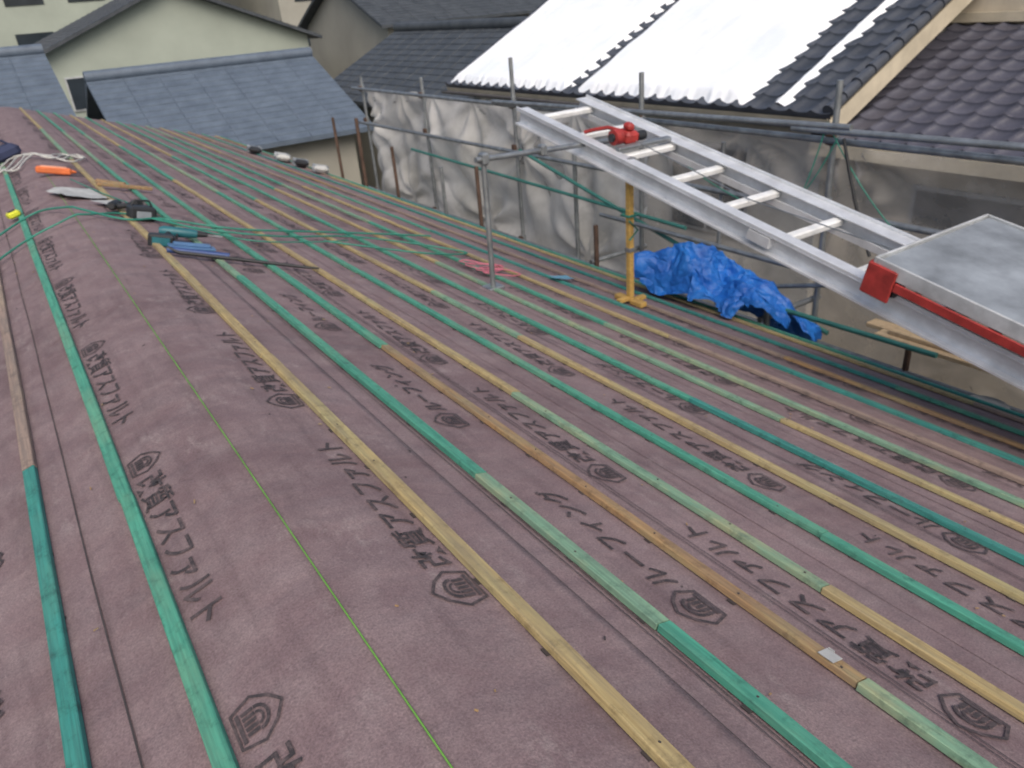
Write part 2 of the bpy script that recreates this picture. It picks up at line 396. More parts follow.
# ------------------------------------------------------------------ ladder hoist
lad=empty('ladder_hoist')
rise=.2126; zl=lambda y:-1.963+rise*y
ya,yb=-.9,5.3
dv=Vector((0,1,rise)).normalized(); LN=(yb-ya)/dv.y
Ml=frame(W(3.5,ya,zl(ya)),dv,(-1,0,0))
def LB(mb,x0,x1,w0,w1,z0,z1,mi=0,bev=0): mb.box((x0,-w1,z0),(x1,-w0,z1),mi,bev,Ml)
mb=MB()
for (w0,w1) in ((0,.115),(.60,.715)):
    LB(mb,0,LN,w0,w1,.035,.047,0,.003); LB(mb,0,LN,w0,w1,-.075,-.063)
    LB(mb,0,LN,w0+.045,w0+.07,-.063,.035)
    LB(mb,0,LN,w0 if w0==0 else w1-.012,w0+.012 if w0==0 else w1,.047,.065,0,.002)
    LB(mb,0,LN,w0 if w0>0 else w1-.012,w0+.012 if w0>0 else w1,-.063,-.03)
    for q in (1.9,3.75): LB(mb,q,q+.16,w0-.006 if w0==0 else w1-.05,w0+.05 if w0==0 else w1+.006,-.03,.03)
mb.obj('rails',[M_alu],lad)
mb=MB()
x=.35
while x<LN-.1:
    LB(mb,x-.028,x+.028,.075,.64,-.022,.022,0,.008); x+=.485
mb.obj('rungs',[M_aluwhite],lad)
def LP(x,w,z): return Ml@Vector((x,-w,z))
yl=lambda y:(y-ya)/dv.y
mb=MB()
xw=yl(4.3)
LB(mb,xw-.06,xw+.08,.22,.34,.05,.14,0,.02); LB(mb,xw-.03,xw+.05,.25,.31,.141,.19,0,.015)
LB(mb,xw-.12,xw-.07,.10,.60,.048,.075,2,.005)
mb.tube([LP(xw+.02,.215,.10),LP(xw+.02,.15,.10)],.055,0,16)
mb.tube([LP(xw+.02,.15,.10),LP(xw+.02,.13,.10)],.03,1,12)
mb.tube([LP(xw+.05,.24,.13),LP(xw+.14,.20,.13),LP(xw+.24,.16,.09),LP(xw+.30,.12,.06)],.014,0,8)
mb.tube([LP(xw-.01,.345,.09),LP(xw-.01,.42,.09)],.035,1,14)
mb.obj('winch',[M_red,M_black,M_steel],lad)
mb=MB()
zb=RZ-math.tan(b)*(3.6-RX)+.02
mb.box((3.575,4.045,zb+H0),(3.62,4.09,-1.10+H0),0,.005)
mb.box((3.48,4.045,zb+.02+H0),(3.574,4.09,zb+.05+H0),0,.004); mb.box((3.621,4.045,zb-.01+H0),(3.74,4.09,zb+.02+H0),0,.004)
mb.box((3.57,3.92,zb-.005+H0),(3.63,4.044,zb+.03+H0),0,.004); mb.box((3.57,4.096,zb-.005+H0),(3.63,4.22,zb+.03+H0),0,.004)
mb.tube([W(3.555,4.03,-1.45),W(3.555,4.11,-1.45),W(3.645,4.11,-1.45),W(3.645,4.03,-1.45),W(3.555,4.03,-1.45)],.009,1,6)
mb.tube([W(3.56,4.03,-1.48),W(3.64,4.03,-1.56),W(3.56,4.03,-1.62)],.007,1,6)
mb.box((3.565,4.035,-1.14+H0),(3.635,4.105,-1.05+H0),2,.005)
mb.box((3.57,4.04,-1.72+H0),(3.626,4.096,-1.69+H0),2,.002)
mb.obj('mast',[M_ywood,M_hose,M_steel],lad)
mb=MB()
x1=yl(2.12); x0=yl(.55)
LB(mb,x0,x1,-.03,.98,.185,.215,0,.012)
mb.obj('platform_deck',[M_plat],lad)
mb=MB()
LB(mb,x0,x1,-.045,-.031,.15,.226,0,.003); LB(mb,x0,x1,.981,.995,.15,.226,0,.003)
LB(mb,x1+.001,x1+.016,-.045,.995,.15,.226,0,.003)
LB(mb,x0,x1,.1,.14,.14,.183,0); LB(mb,x0,x1,.75,.79,.14,.183,0)
mb.obj('platform_rim',[M_rim],lad)
mb=MB()
LB(mb,x1-.13,x1+.03,-.062,-.046,.03,.20,0,.006)
LB(mb,x1+.017,x1+.034,-.045,.20,.06,.20,0,.006)
LB(mb,x0,x1-.132,-.058,-.046,.10,.148,0,.004)
LB(mb,x1-.14,x1+.0,-.03,.06,.05,.139,1,.01)
mb.obj('carriage_bracket',[M_red,M_black],lad)
mb=MB()
for xx in (x1-.1,x1-.6,x0+.2):
    for ww in (.03,.67): mb.tube([LP(xx,ww-.02,.085),LP(xx,ww+.03,.085)],.035,0,12)
mb.obj('rollers',[M_black],lad)
mb=MB()
mb.tube([LP(xw,.3,.08),LP((xw+x1)/2,.33,.03),LP(x1,.36,.12)],.004,0,6); mb.obj('hoist_cable',[M_steel],lad)

# ------------------------------------------------------------------ post with T arm on the roof
mb=MB()
zb=RZ-math.tan(b)*(2.6-RX)
mb.tube([W(2.6,4.38,zb+.01),W(2.615,4.38,-.90)],.019,0,10)
mb.box((2.54,4.32,zb-.012+H0+.02),(2.66,4.44,zb+.03+H0),0,.004)
mb.tube([W(2.55,4.37,-.925),W(4.35,4.60,-1.05)],.019,0,10)
mb.box((2.592,4.34,-.965+H0),(2.642,4.42,-.89+H0),0,.01)
mb.box((3.11,4.41,-1.0+H0),(3.16,4.48,-.925+H0),0,.01)
mb.obj('scaffold_support_post',[M_steel,M_rust])

# ------------------------------------------------------------------ scaffold
sc=empty('scaffolding')
XO,XI=5.3,4.62
mb=MB()
posts=[-.6,1.5,3.6,5.7,7.9,10.2,12.3]
for i,y in enumerate(posts):
    top=[-.8,-.8,-.72,-.72,-.62,-.9,-.95][i]
    mb.tube([W(XO-.10,y,-H0),W(XO-.10,y,top)],.0243,0,10)
    mb.tube([W(XI,y+.02,-H0),W(XI,y+.02,[-2.35,-2.35,-2.3,-2.05,-1.75,-1.75,-1.5][i])],.0243,1 if i>2 else 0,10)
    for z in (-1.13,-1.62,-2.75):
        mb.tube([W(XO-.10,y,z-.05),W(XO-.10,y,z+.05)],.036,0,8)
        mb.box((XO-.155,y-.04,z-.04+H0),(XO-.12,y+.04,z+.04+H0),1,.008)
    mb.tube([W(XI-.1,y+.05,-2.98),W(XO+.1,y+.05,-2.98)],.0243,0,8)
    if y<6: mb.tube([W(XI-.05,y+.05,-2.42),W(XO,y+.05,-2.42)],.0243,0,8)
mb.tube([W(XI,11.4,-4),W(XI+.02,11.4,-1.45)],.03,1,8); mb.tube([W(XI+.1,9.0,-4),W(XI+.1,9.0,-1.9)],.0243,0,8)
mb.tube([W(XO-.12,6.75,-4),W(XO-.12,6.75,-1.5)],.0243,0,8)
mb.tube([W(XO-.12,4.65,-4),W(XO-.12,4.65,-1.25)],.02,0,8)
mb.tube([W(XO-.14,2.75,-4),W(XO-.14,2.75,-1.9)],.0243,1,8)
mb.obj('posts',[M_steel,M_rust],sc)
M_gpipe=simple('green_pipe',(.05,.2,.17),.5,.2)
mb=MB()
for (x,z,r,m) in ((XO-.15,-1.13,.0243,0),(XO-.15,-1.66,.0243,0),(XO-.15,-2.75,.0243,0),(XI+.04,-2.75,.0243,2)):
    mb.tube([W(x,-1.4,z),W(x,5.6,z-.004),W(x,12.6,z)],r,m,10)
mb.tube([W(XO-.20,-1.0,-1.00),W(XO-.20,3.9,-1.06)],.0243,0,10)
mb.tube([W(XO-.20,3.4,-1.02),W(XO-.20,8.2,-1.10)],.0243,0,10)
mb.tube([W(XO-.19,7.7,-1.62),W(XO-.19,3.4,-2.62)],.02,2,8)
mb.tube([W(XO-.19,10.6,-1.9),W(XO-.19,5.0,-2.05)],.02,2,8)
mb.tube([W(XO-.19,1.4,-1.66),W(XO-.19,5.2,-2.7)],.02,0,8)
mb.tube([W(XO-.22,.8,-2.15),W(XO-.22,6.2,-2.12)],.0243,0,8)
mb.tube([W(XI+.05,2.3,-2.30),W(XI+.05,4.0,-2.33)],.02,2,8)
mb.obj('rails',[M_steel,M_rust,M_gpipe],sc)
mb=MB()
for k in range(8):
    y=-1.2+1.75*k
    mb.box((XI+.08,y,-2.95+H0),(XO-.18,y+1.7,-2.91+H0),0,.006)
mb.obj('deck_boards',[M_steel],sc)
# hanging sheets with swags radiating from their tie points
def swag(y,z,ties,freq=8,amp=.05,rad=.7):
    v=0
    for (ty,tz) in ties:
        dy,dz=y-ty,z-tz; d=math.hypot(dy,dz)+1e-4
        if d>rad*3.2: continue
        v+=amp*math.sin(math.atan2(dz,dy)*freq+ty*3.1)*math.exp(-d/rad)*min(1,d*4)
    return v
ties=[(y,-1.13) for y in posts]+[(y,-1.66) for y in posts[::2]]+[(y+1.0,-2.75) for y in posts]+[(4.6,-1.2),(6.9,-1.15),(9.1,-1.12),(11.2,-1.12)]
def crease(a,c,d=0): return 1-min(1,abs(nz(a,c,d))*4)
def netf(y,t):
    z=-1.15-t*2.6
    bul=.10*math.sin(t*math.pi)*(.6+nz(y*.5,2))+.12*nz(y*.9+t*1.5,t*2.0,4)*min(1,t*4)
    bul+=swag(y,z,ties,9,.075,.8)+.035*crease(y*1.1+t*2.4,t*1.6,3)*min(1,t*6)+.03*crease(y*.8-t*3.0,t*1.3,13)*min(1,t*6)
    sag=.07*abs(math.sin(y*1.48))*(1-t)
    return W(XO+.08+bul,y,z-sag)
grid('mesh_sheet',netf,lin(-1.3,12.5,380),lin(0,1,60),M_net,sc)
def creamf(y,t):
    top=-1.13-.05*abs(math.sin(y*1.48))-.05*nz(y*2.1,1)
    z=top-t*(2.1+.1*nz(y*.9,7))
    bul=-.06*math.sin(min(1,t*1.1)*math.pi)*(.5+.9*nz(y*.55,6))+.10*nz(y*.9+t*1.2,t*1.8,14)
    bul+=swag(y,z,ties,8,.085,.8)+.05*crease(y*1.0+t*2.2,t*1.4,23)+.04*crease(y*.7-t*2.6,t*1.5,33)
    return W(XO-.0+bul*min(1,.2+t*3),y,z)
grid('cream_sheet',creamf,lin(5.75,12.45,320),lin(0,1,80),M_sheet,sc)
mb=MB()
def rope(pts,n=14):
    out=[]
    for i in range(len(pts)-1):
        a,c=Vector(pts[i]),Vector(pts[i+1])
        for k in range(n): 
            t=k/n; p=a.lerp(c,t); p.z-=.12*math.sin(math.pi*t)*(c-a).length*.5; out.append(p)
    out.append(Vector(pts[-1])); return out
mb.tube(rope([W(XO-.2,3.6,-1.0),W(XO-.19,2.9,-1.75)]),.005,0,6)
mb.tube(rope([W(XO-.2,3.6,-1.0),W(XO-.22,3.75,-1.55),W(XO-.2,3.5,-1.1)]),.005,0,6)
mb.tube(rope([W(XO-.2,3.45,-1.1),W(XO-.24,3.1,-1.9)]),.012,1,6)
mb.tube(rope([W(XO-.2,5.7,-1.05),W(XO-.2,4.3,-1.7)]),.005,0,6)
mb.obj('tie_ropes',[M_hose,M_black],sc)
mb=MB()
for i,(dx,dz,dl) in enumerate(((0,0,0),(.13,.0,.1),(.05,.033,-.05))):
    mb.box((4.84+dx,1.55+dl,-2.393+dz+H0),(4.96+dx,2.85+dl*1.5,-2.363+dz+H0),0,.003)
mb.obj('timber_planks',[M_plank])
mb=MB()
mb.box((4.75,1.1,-2.905+H0),(5.1,1.6,-2.55+H0),0,.03); mb.box((4.78,.3,-2.905+H0),(5.08,.8,-2.6+H0),0,.03)
mb.obj('material_bag',[M_cloth])
mb=MB()
mb.tube([W(4.78,2.0,-2.905),W(4.78,2.0,-2.6)],[.11,.14],0,16); mb.tube([W(4.78,2.0,-2.6),W(4.78,2.0,-2.59)],.15,0,16)
mb.obj('bucket',[M_plat])

# ------------------------------------------------------------------ blue tarp
mb=MB(); NU,NV=150,100; P=[];Fc=[]
def ridged(x,y,z,n=4):
    v=0;a=1;fq=1
    for o in range(n):
        v+=a*(1-abs(noise.noise(Vector((x*fq,y*fq,z+o*7)))*2)); a*=.45; fq*=2.0
    return v
for i in range(NU):
    for j in range(NV):
        u=i/(NU-1)*2-1; v=j/(NV-1)*2-1
        x=4.50+v*.40-.19*u+.07*nz(u*3,v*3,1); y=4.00+u*.68+.07*nz(u*3,v*3,8)
        env=max(0,1-max(abs(u),abs(v))**2.6)
        hgt=env*(.27+.17*(1+u)*.9+.16*nz(u*1.6+3,v*1.6,2)) + (ridged(u*1.25+.3*nz(u*2,v*2),v*1.25,3,4)-1.2)*.13*min(1,env*2.5+.12)
        base=RZ-math.tan(b)*(min(x,ex)-RX)+.025 - max(0,x-ex)*.6
        P.append(W(x+.04*nz(u*5,v*5,6),y+.04*nz(u*5,v*5,9),base+max(.002,hgt)))
for i in range(NU-1):
    for j in range(NV-1):
        u=(i+.5)/(NU-1)*2-1; v=(j+.5)/(NV-1)*2-1
        if max(abs(u),abs(v))>.92+.14*nz(u*3,v*3,20): continue
        Fc.append((i*NV+j,(i+1)*NV+j,(i+1)*NV+j+1,i*NV+j+1))
mb.add(P,Fc,0,True); mb.obj('blue_tarp',[M_tarp])

# ------------------------------------------------------------------ tools
def drill(name,s,y,ang,mats,sc_=1.0):
    mb=MB(); M0=frame(RS(s,y,.03),(math.cos(ang),math.sin(ang),-.3*math.cos(ang)),(-math.sin(ang),math.cos(ang),0))@Matrix.Scale(sc_,4)
    t=lambda x,yy,z:M0@Vector((x,yy,z))
    mb.tube([t(-.11,0,.03),t(-.09,0,.03),t(.03,0,.03),t(.07,0,.03)],[.022,.034,.034,.026],0,12)
    mb.tube([t(.07,0,.03),t(.12,0,.03)],[.020,.012],1,10); mb.tube([t(.12,0,.03),t(.19,0,.03)],.004,2,6)
    mb.tube([t(-.06,0,.02),t(-.075,-.07,.02),t(-.09,-.13,.02)],[.022,.019,.023],1,10)
    mb.box((-.15,-.185,-.015),(-.03,-.13,.05),1,.008,M0); mb.box((-.13,-.19,-.0),(-.05,-.186,.04),0,0,M0)
    mb.box((-.03,-.07,.01),(-.02,-.03,.03),1,0,M0)
    mb.box((-.1,.02,.02),(0,.036,.045),1,.004,M0)
    return mb.obj(name,mats)
drill('cordless_drill',.55,5.42,-.25,[M_teal,M_black,M_steel],1.3)
drill('cordless_drill',.31,6.5,1.2,[M_black,M_black,M_steel],1.1)
mb=MB(); M0=frame(R(.43,6.2,.0),(.96,.1,-.29),(0,1,0))
mb.box((-.09,-.07,.01),(.09,.07,.11),0,.015,M0); mb.box((-.05,-.071,.03),(.05,-.0705,.08),1,0,M0)
mb.tube([M0@Vector((-.07,0,.11)),M0@Vector((-.05,0,.15)),M0@Vector((.05,0,.15)),M0@Vector((.07,0,.11))],.008,0,8)
mb.obj('battery_case',[M_black,M_plat])
mb=MB(); M0=frame(R(.55,5.1,.03),(.95,-.1,-.29),(0,1,0)); mb.box((-.15,-.05,0),(.13,.05,.012),0,.004,M0); mb.box((-.12,-.03,.012),(.10,.03,.03),0,.004,M0)
mb.obj('blue_tool_tray',[simple('light_blue_plastic',(.09,.19,.36),.5)])
mb=MB(); pts=[R(.36,4.93,.06),R(.42,4.9,.036),R(.75,4.80,.034),R(1.12,4.67,.033),R(1.2,4.62,.04)]
mb.tube(pts,[.010,.013,.013,.010,.006],1,8)
mb.tube([R(.36,4.935,.045),R(.70,4.83,.045)],[.02,.018],0,10)
mb.obj('pry_bar',[M_blue,M_black])
mb=MB(); M0=frame(RS(.07,8.5,.01),(1,-.15,-.25),(0,1,0)); mb.box((-.15,-.045,0),(.14,.045,.06),0,.012,M0); mb.box((-.11,-.03,.06),(.10,.03,.068),1,0,M0)
mb.tube([M0@Vector((.14,0,.03)),M0@Vector((.18,0,.03))],[.02,.008],0,8)
mb.obj('orange_tool_case',[M_orange,simple('orange_pale',(.85,.4,.25),.5)])
mb=MB(); M0=frame(L(.36,7.0,.03),(1,.3,.25),(0,1,0)); mb.box((-.045,-.045,0),(.045,.045,.05),0,.014,M0)
mb.tube([M0@Vector((0,0,.05)),M0@Vector((0,0,.054))],.028,1,14); mb.box((.045,-.012,.0),(.07,.012,.004),1,0,M0)
mb.obj('tape_measure',[M_yplastic,M_black])
mb=MB(); M0=frame(L(.25,10.5,.01),(1,.3,.25),(0,1,0)); mb.box((-.16,-.14,0),(.16,.14,.16),0,.05,M0); mb.tube([M0@Vector((-.1,0,.15)),M0@Vector((0,0,.27)),M0@Vector((.1,0,.15))],.014,0,8)
mb.obj('tool_bag',[simple('navy_canvas',(.03,.04,.09),.8)])
def sheet(name,s,y,w,d,ang,mat,up=.012,curl=.02):
    c,sn=math.cos(ang),math.sin(ang)
    def fn(u,v):
        a=u*w;e=v*d; return RS(s+a*c-e*sn,y+a*sn+e*c,up+curl*(u*u+v*v)+.006*nz(u*3,v*3,s))
    return grid(name,fn,lin(-.5,.5,10),lin(-.5,.5,10),mat)
sheet('paper_sheet',.14,7.25,.34,.5,.2,M_paper,.016,.03); sheet('paper_sheet',.3,6.75,.2,.2,.6,M_paper,.03,.02)
sheet('blue_offcut',3.3,4.75,.22,.12,.2,simple('pale_blue',(.13,.32,.45),.5),.03,.03)
mb=MB(); M0=frame(R(.55,7.8,.03),(.9,.1,-.28),(0,1,0)); mb.box((-.22,-.03,0),(.24,.03,.03),0,.004,M0); M0=frame(R(.48,8.05,.03),(.9,-.3,-.28),(0,1,0)); mb.box((-.12,-.05,0),(.12,.05,.02),0,.004,M0)
mb.obj('timber_offcut',[M_org])
mb=MB()
for k in range(4):
    pts=[]
    for i in range(60):
        t=i/59; s=-.55+1.05*t; pts.append(RS(s+.05*nz(t*9,k,1),9.9+.3*nz(t*5,k*3.1)+.12*k-.9*t*(1-t)+.25*math.sin(t*14+k),.035+.02*abs(nz(t*12,k))))
    mb.tube(pts,.009,0,6)
mb.obj('rope_coil',[M_cloth])
def hose(ctrl,r,mb):
    pts=[]; n=len(ctrl)
    for i in range(n-1):
        p0,p1,p2,p3=[ctrl[max(0,min(n-1,i+k))] for k in (-1,0,1,2)]
        for k in range(12):
            t=k/12
            q=[.5*((2*p1[a])+(-p0[a]+p2[a])*t+(2*p0[a]-5*p1[a]+4*p2[a]-p3[a])*t*t+(-p0[a]+3*p1[a]-3*p2[a]+p3[a])*t**3) for a in range(2)]
            pts.append(RS(q[0],q[1],.036))
    mb.tube(pts,r,0,7)
mb=MB()
hose([(-.9,6.2),(-.5,6.6),(-.2,6.75),(.05,6.3),(.3,6.0),(.55,6.15),(.85,6.0),(1.15,5.95),(1.7,6.1),(2.3,6.25),(3.0,6.4)],.008,mb)
hose([(-.8,5.6),(-.35,6.0),(0,6.05),(.35,6.25),(.75,5.85),(1.3,5.75),(2.0,6.0),(2.6,5.85),(2.9,5.6),(2.4,5.45),(1.6,5.7)],.007,mb)
hose([(.15,8.0),(.3,7.3),(.5,6.6),(.62,6.0),(1.0,5.5),(1.5,5.6),(1.9,5.8)],.005,mb)
mb.obj('air_hose',[M_hose])
mb=MB(); pts=[]
for i in range(140):
    t=i/139; pts.append(R(2.72+.16*math.sin(t*31)+.1*nz(t*6,1),4.95+.3*(t-.5)+.12*math.cos(t*27),.035+.02*abs(nz(t*20,5))))
mb.tube(pts,.005,0,5); mb.obj('pink_string_tangle',[M_pinkstr])
for i,(s,y,w,m) in enumerate(((4.0,13.9,.5,M_cloth),(4.05,13.1,.35,M_black),(3.8,14.9,.45,M_black),(4.1,12.3,.3,M_paper))):
    mb=MB()
    M0=frame(R(s,y,.03),(.2,1,-.06),(-1,0,.3))
    mb.box((-w/2,-.12,0),(w/2,.12,.11),0,.045,M0); mb.box((-w/2+.06,-.123,-.002),(-w/2+.09,.123,.113),1,.01,M0); mb.box((w/2-.09,-.123,-.002),(w/2-.06,.123,.113),1,.01,M0)
    mb.obj('bundled_material',[m,M_plat])

# ------------------------------------------------------------------ neighbour house
nb=empty('neighbour_house')
def tile_roof(name,xe,ze,tanp,length,y0,y1,mat,parent,pitch_w=.30,course=.27,ppw=8):
    c=1/math.sqrt(1+tanp*tanp); sn=tanp*c
    ny=int((y1-y0)/pitch_w*ppw); ys=lin(y0,y1,ny+1); nr=int(length/course)
    ss=[]
    for r in range(nr): ss+= [(r*course,.034),(r*course+.001,.036),(r*course+.02,.038),(r*course+course-.002,.010)]
    def hp(y,row):
        t=((y-y0)/pitch_w)%1.0
        return .034*math.exp(-((t-.82)/.11)**2)-.012*math.sin(math.pi*min(1,t/.68))
    mb=MB(); P=[];
    for k,(s,hh) in enumerate(ss):
        for y in ys:
            u=hh+hp(y,0); P.append(W(xe+s*c-u*sn,y,ze+s*sn+u*c))
    F=[]; n=ny+1
    for k in range(len(ss)-1):
        for j in range(ny): F.append((k*n+j,(k+1)*n+j,(k+1)*n+j+1,k*n+j+1))
    mb.add(P,F,0,True)
    P2=[]
    for y in ys:
        u=.034+hp(y,0); P2+= [W(xe-u*sn,y,ze+u*c),W(xe-.0+.04*sn,y,ze-.04*c)]
    mb.add(P2,[(2*i,2*i+2,2*i+3,2*i+1) for i in range(ny)],0)
    return mb.obj(name,[mat],parent)
tp=.5; c2=1/math.sqrt(1+tp*tp); s2=tp*c2
NY0,NY1=5.62,14.6
tile_roof('upper_roof_tiles',8.0,-1.5,tp,5.2,NY0,NY1,M_tile,nb)
def UP(s,y,u=0): return W(8.0+s*c2-u*s2,y,-1.5+s*s2+u*c2)
def snowf(s,y):
    m=1.0
    edge=7.0+.07*nz(s*1.2,4)+.04*nz(s*6,8)
    m=min(m,(y-edge)/.12)
    m=min(m,abs(y-(10.5+.03*nz(s*2,1)))/.10-1.5)
    m=min(m,(14.45-y)/.12)
    m=min(m,(s-.10-.10*abs(nz(y*1.6,3))-.04*nz(y*9,2))/.1)
    hole=nz(y*1.1+5,s*.9,12)
    if s<2.0 and y<8.4: m=min(m,(hole+.60)*6)
    m=max(-1,min(1,m))
    return UP(s,y,.05+ .06*m+.018*nz(y*1.5,s*1.5)*max(m,0)+.0015*math.sin(y/.3*6.283)*max(0,m))
grid('roof_snow',snowf,lin(.02,5.2,110),lin(6.6,14.5,330),M_snow,nb)
def snow2(s,y):
    yc=6.42+.03*nz(s*2,9); m=1-abs(y-yc)/(.06+.05*nz(s*2.6,5)); m=min(m,(2.9+.0-s)*3); m=max(-1,min(1,m+ .2*nz(s*8,y*8)))
    return UP(s,y,.03+.045*m)
grid('snow_strip',snow2,lin(.1,3.2,80),lin(6.2,6.65,14),M_snow,nb)
mb=MB()
mb.tube([UP(5.2,NY0,.06),UP(5.2,NY1,.06)],.13,0,12)
for k in range(19):
    s=.02+.27*k; mb.tube([UP(s,NY0+.03,.055),UP(s+.28,NY0+.03,.04)],[.075,.062],0,10)
mb.obj('ridge_and_verge_tiles',[M_tile],nb)
mb=MB()
mb.add([UP(-.02,NY0,-.03),UP(5.2,NY0,-.03),UP(5.2,NY0,-.26),UP(-.02,NY0,-.26),UP(-.02,NY0+.04,-.26),UP(5.2,NY0+.04,-.26),UP(-.02,NY0+.04,-.03),UP(5.2,NY0+.04,-.03)],[(0,1,2,3),(3,2,5,4),(5,7,6,4)],0)
mb.add([UP(-.02,NY0+.04,-.10),UP(5.2,NY0+.04,-.10),UP(5.2,NY1,-.10),UP(-.02,NY1,-.10)],[(0,1,2,3)],0)
mb.add([UP(-.02,NY0,-.03),UP(-.02,NY1,-.03),UP(-.02,NY1,-.16),UP(-.02,NY0,-.16)],[(0,1,2,3)],0)
mb.obj('barge_boards',[M_trim],nb)
mb=MB(); 
gp=[]
for k in range(9):
    a=math.pi*k/8; gp.append((7.93-.055*math.cos(a)*1.0,-1.60-.055*math.sin(a)))
P=[];
for y in (NY0-.02,NY1+.02):
    for x,z in gp: P.append(W(x,y,z))
mb.add(P,[(i,i+1,9+i+1,9+i) for i in range(8)],0,True); mb.obj('gutter',[simple('gutter_plastic',(.14,.13,.13),.5)],nb)
XR=8.0+5.2*c2; ZR=-1.5+5.2*s2
mb=MB(); xw0=8.6; wy=6.1
zz=lambda x:-1.5+(x-8)*tp-.12
mb.add([W(xw0,wy,-H0),W(2*XR-xw0,wy,-H0),W(2*XR-xw0,wy,zz(xw0)),W(XR,wy,zz(XR)),W(xw0,wy,zz(xw0)),
        W(xw0,14.1,-H0),W(2*XR-xw0,14.1,-H0),W(2*XR-xw0,14.1,zz(xw0)),W(XR,14.1,zz(XR)),W(xw0,14.1,zz(xw0))],
       [(0,1,2,3,4),(0,4,9,5),(1,6,7,2),(5,9,8,7,6)],0)
mb.obj('walls',[M_white],nb)
mb=MB()
mb.add([W(XR,NY0,ZR),W(XR,NY1,ZR),W(2*XR-8,NY1,-1.5),W(2*XR-8,NY0,-1.5)],[(0,1,2,3)],0); mb.obj('back_slope',[M_tile],nb)
mb=MB()
for y in (7.2,9.6,12.0):
    for z0,z1 in ((-3.4,-2.1),(-6.6,-4.8)):
        mb.box((8.55,y,z0+H0),(8.598,y+1.5,z1+H0),0); mb.box((8.53,y+.05,z0+.05+H0),(8.549,y+.72,z1-.05+H0),1); mb.box((8.53,y+.78,z0+.05+H0),(8.549,y+1.45,z1-.05+H0),1)
mb.obj('windows',[M_rim,M_glass],nb)
WX=8.15+12*.25/math.sqrt(1+.36**2); WZ=-1.80+(WX-8.15)*.36
tile_roof('wing_roof_tiles',8.15,-1.80,.36,3.02,-1.5,5.95,M_tile2,nb,course=.25)
mb=MB()
mb.box((8.72,-1.2,0),(WX+.02,6.095,-1.72+H0),0); 
mb.box((WX+.03,-1.5,0),(14.5,6.05,1.1+H0),0)
mb.obj('wing_walls',[M_plaster],nb)
mb=MB()
mb.box((8.13,-1.5,-1.98+H0),(8.17,5.95,-1.84+H0),0)
mb.box((WX-.07,-1.5,WZ+.03+H0),(WX+.027,6.0,WZ+.14+H0),0)
mb.box((WX-.3,-1.7,1.1+H0),(14.8,6.0,1.25+H0),0)
mb.obj('wing_trim',[M_trim],nb)
mb=MB(); mb.box((WX-.01,2.2,-.1+H0),(WX+.028,3.8,.8+H0),0); mb.box((WX-.03,2.25,-.05+H0),(WX-.011,2.98,.75+H0),1); mb.box((WX-.03,3.02,-.05+H0),(WX-.011,3.75,.75+H0),1)
for y in (.4,3.4):
    mb.box((8.68,y,-3.4+H0),(8.718,y+1.5,-2.3+H0),0); mb.box((8.66,y+.05,-3.35+H0),(8.679,y+1.45,-2.35+H0),1)
mb.obj('wing_window',[M_rim,M_glass],nb)

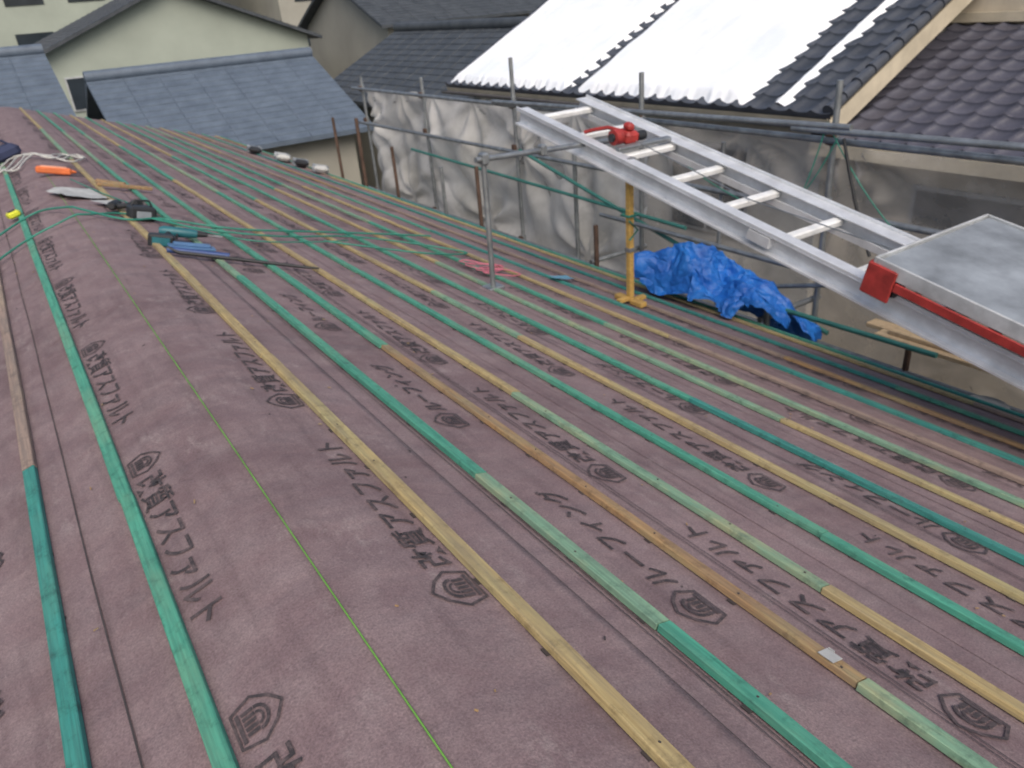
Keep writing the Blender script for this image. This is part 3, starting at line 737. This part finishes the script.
# ------------------------------------------------------------------ background neighbourhood
def bg_house(x0,x1,y0,y1,ze,ax,pit,rm,wm,name='background_house'):
    e=empty(name); mb=MB(); g=-H0
    if ax=='x':
        ym=(y0+y1)/2; zr=ze+(y1-y0)/2*pit
        mb.add([W(x0,y0,g),W(x1,y0,g),W(x1,y1,g),W(x0,y1,g),W(x0,y0,ze),W(x1,y0,ze),W(x1,y1,ze),W(x0,y1,ze),W(x0,ym,zr),W(x1,ym,zr)],[(0,1,5,4),(1,2,6,9,5),(2,3,7,6),(3,0,4,8,7)],0)
        o=.5; t=.14; zo=ze-o*pit
        rf=[W(x0-o,y0-o,zo),W(x1+o,y0-o,zo),W(x1+o,ym,zr),W(x0-o,ym,zr),W(x1+o,y1+o,zo),W(x0-o,y1+o,zo)]
    else:
        xm=(x0+x1)/2; zr=ze+(x1-x0)/2*pit
        mb.add([W(x0,y0,g),W(x1,y0,g),W(x1,y1,g),W(x0,y1,g),W(x0,y0,ze),W(x1,y0,ze),W(x1,y1,ze),W(x0,y1,ze),W(xm,y0,zr),W(xm,y1,zr)],[(0,1,5,8,4),(1,2,6,5),(2,3,7,9,6),(3,0,4,7)],0)
        o=.5; t=.14; zo=ze-o*pit
        rf=[W(x0-o,y1+o,zo),W(x0-o,y0-o,zo),W(xm,y0-o,zr),W(xm,y1+o,zr),W(x1+o,y0-o,zo),W(x1+o,y1+o,zo)]
    mb.obj('walls',[wm],e)
    mb=MB(); up=Vector((0,0,t)); A=[p+up for p in rf]; B=[p+up*.05 for p in rf]
    mb.add(A+B,[(0,1,2,3),(3,2,4,5),(6,9,8,7),(9,11,10,8),(0,6,7,1),(4,10,11,5),(1,7,8,2),(2,8,10,4),(0,3,9,6),(3,5,11,9)],0)
    mb.tube([A[2]+up*.4,A[3]+up*.4],.17,0,8)
    for (q0,q1,q2,q3) in ((A[0],A[1],A[2],A[3]),(A[5],A[4],A[2],A[3])):
        n=int((q3-q0).length/.3)
        for k in range(1,n):
            t0=k/n; a=q0.lerp(q3,t0); c=q1.lerp(q2,t0); mb.tube([a,c],.025,0,4,False)
        n=int((q1-q0).length/.9)
        for k in range(1,n):
            t0=k/n; mb.tube([q0.lerp(q1,t0),q3.lerp(q2,t0)],.02,0,4,False)
    mb.obj('roof',[rm],e)
    mb=MB()
    for zf in (ze-1.9,ze-4.7):
        k=x0+1.0
        while k<x1-2:
            mb.box((k,y0-.06,zf+H0),(k+1.5,y0-.002,zf+1.25+H0),0); mb.box((k+.06,y0-.075,zf+.06+H0),(k+.72,y0-.061,zf+1.19+H0),1); mb.box((k+.78,y0-.075,zf+.06+H0),(k+1.44,y0-.061,zf+1.19+H0),1); k+=3.1
    mb.obj('windows',[M_rim,M_glass],e)
    return e
M_pgreen=simple('pale_green_wall',(.36,.40,.34),.85,0,.12,.5,.1)
M_beige2=simple('beige_grey_wall',(.36,.35,.30),.85,0,.12,.5,.1)
bg_house(-9,1.6,25,33,-2.2,'x',.42,M_tileblue,M_white)
bg_house(3.2,9.0,22.5,30,-3.0,'x',.45,M_tileblue,M_beige2)
bg_house(10.6,17,19,28,-2.5,'y',.5,M_tiledark,M_beige2)
bg_house(-12,-1,38,47,-1.2,'x',.35,M_tileblue,M_pgreen)
bg_house(2,13,36,46,-.8,'y',.4,M_tiledark,M_pgreen)
bg_house(16,28,34,44,-.6,'x',.4,M_tiledark,M_beige2)
bg_house(19.5,30,18,28,-1.6,'y',.45,M_tile,M_white)
def slab(name,x0,x1,y0,y1,zt,wm):
    e=empty(name); mb=MB(); mb.box((x0,y0,0),(x1,y1,zt+H0),0); mb.obj('walls',[wm],e)
    mb=MB(); mb.box((x0-.3,y0-.3,zt+H0+.002),(x1+.3,y1+.3,zt+.4+H0),0); mb.obj('parapet',[M_rim],e)
    mb=MB(); z=zt-2.6
    while z>-H0+.8:
        k=x0+1.2
        while k<x1-2.4: mb.box((k,y0-.05,z+H0),(k+2.2,y0-.003,z+1.4+H0),0); k+=3.6
        z-=3.0
    mb.obj('windows',[M_glass],e)
slab('factory_building',-34,16,62,80,7.5,M_pgreen)
slab('apartment_building',20,62,60,76,6.5,M_beige2)
slab('warehouse_building',34,60,20,46,2.0,M_beige2)
mb=MB(); g=600; mb.add([(-g,-g,0),(g,-g,0),(g,g,0),(-g,g,0)],[(0,1,2,3)],0); mb.obj('ground',[M_ground])

# ------------------------------------------------------------------ light
w=bpy.data.worlds.new('World'); S.world=w; w.use_nodes=True; nt=w.node_tree
bgn=nt.nodes['Background']; sky=nt.nodes.new('ShaderNodeTexSky'); sky.sky_type='NISHITA'; sky.sun_disc=False
el,az=math.radians(48),math.radians(200)
sky.sun_elevation=el; sky.sun_rotation=az; sky.dust_density=5.0; sky.air_density=1.0; sky.ozone_density=1.0
nt.links.new(sky.outputs[0],bgn.inputs[0]); bgn.inputs[1].default_value=.15
sl=bpy.data.lights.new('sun','SUN'); sl.energy=1.45; sl.angle=math.radians(45); sl.color=(1,.94,.87)
so=bpy.data.objects.new('sun',sl); COL.objects.link(so)
sd=Vector((math.sin(az)*math.cos(el),math.cos(az)*math.cos(el),math.sin(el)))
so.rotation_euler=sd.to_track_quat('Z','Y').to_euler(); so.location=(0,0,30)

# ------------------------------------------------------------------ camera
v1=Vector((-554,339,-760)).normalized(); hh=Vector((math.cos(math.radians(5)),math.sin(math.radians(5)),0))
Zc=-(v1.cross(hh)).normalized(); Xc=v1.cross(Zc).normalized(); Yc=v1
cam=bpy.data.cameras.new('camera'); co=bpy.data.objects.new('camera',cam); COL.objects.link(co)
m=Matrix(((Xc.x,Xc.y,Xc.z),(Yc.x,Yc.y,Yc.z),(Zc.x,Zc.y,Zc.z))).to_4x4(); m.translation=(0,0,H0); co.matrix_world=m
cam.lens=760/1024*36; cam.sensor_width=36; cam.clip_start=.05; cam.clip_end=2000
cam.dof.use_dof=True; cam.dof.focus_distance=.85; cam.dof.aperture_fstop=10
S.camera=co
S.view_settings.view_transform='Standard'; S.view_settings.look='None'; S.view_settings.exposure=0
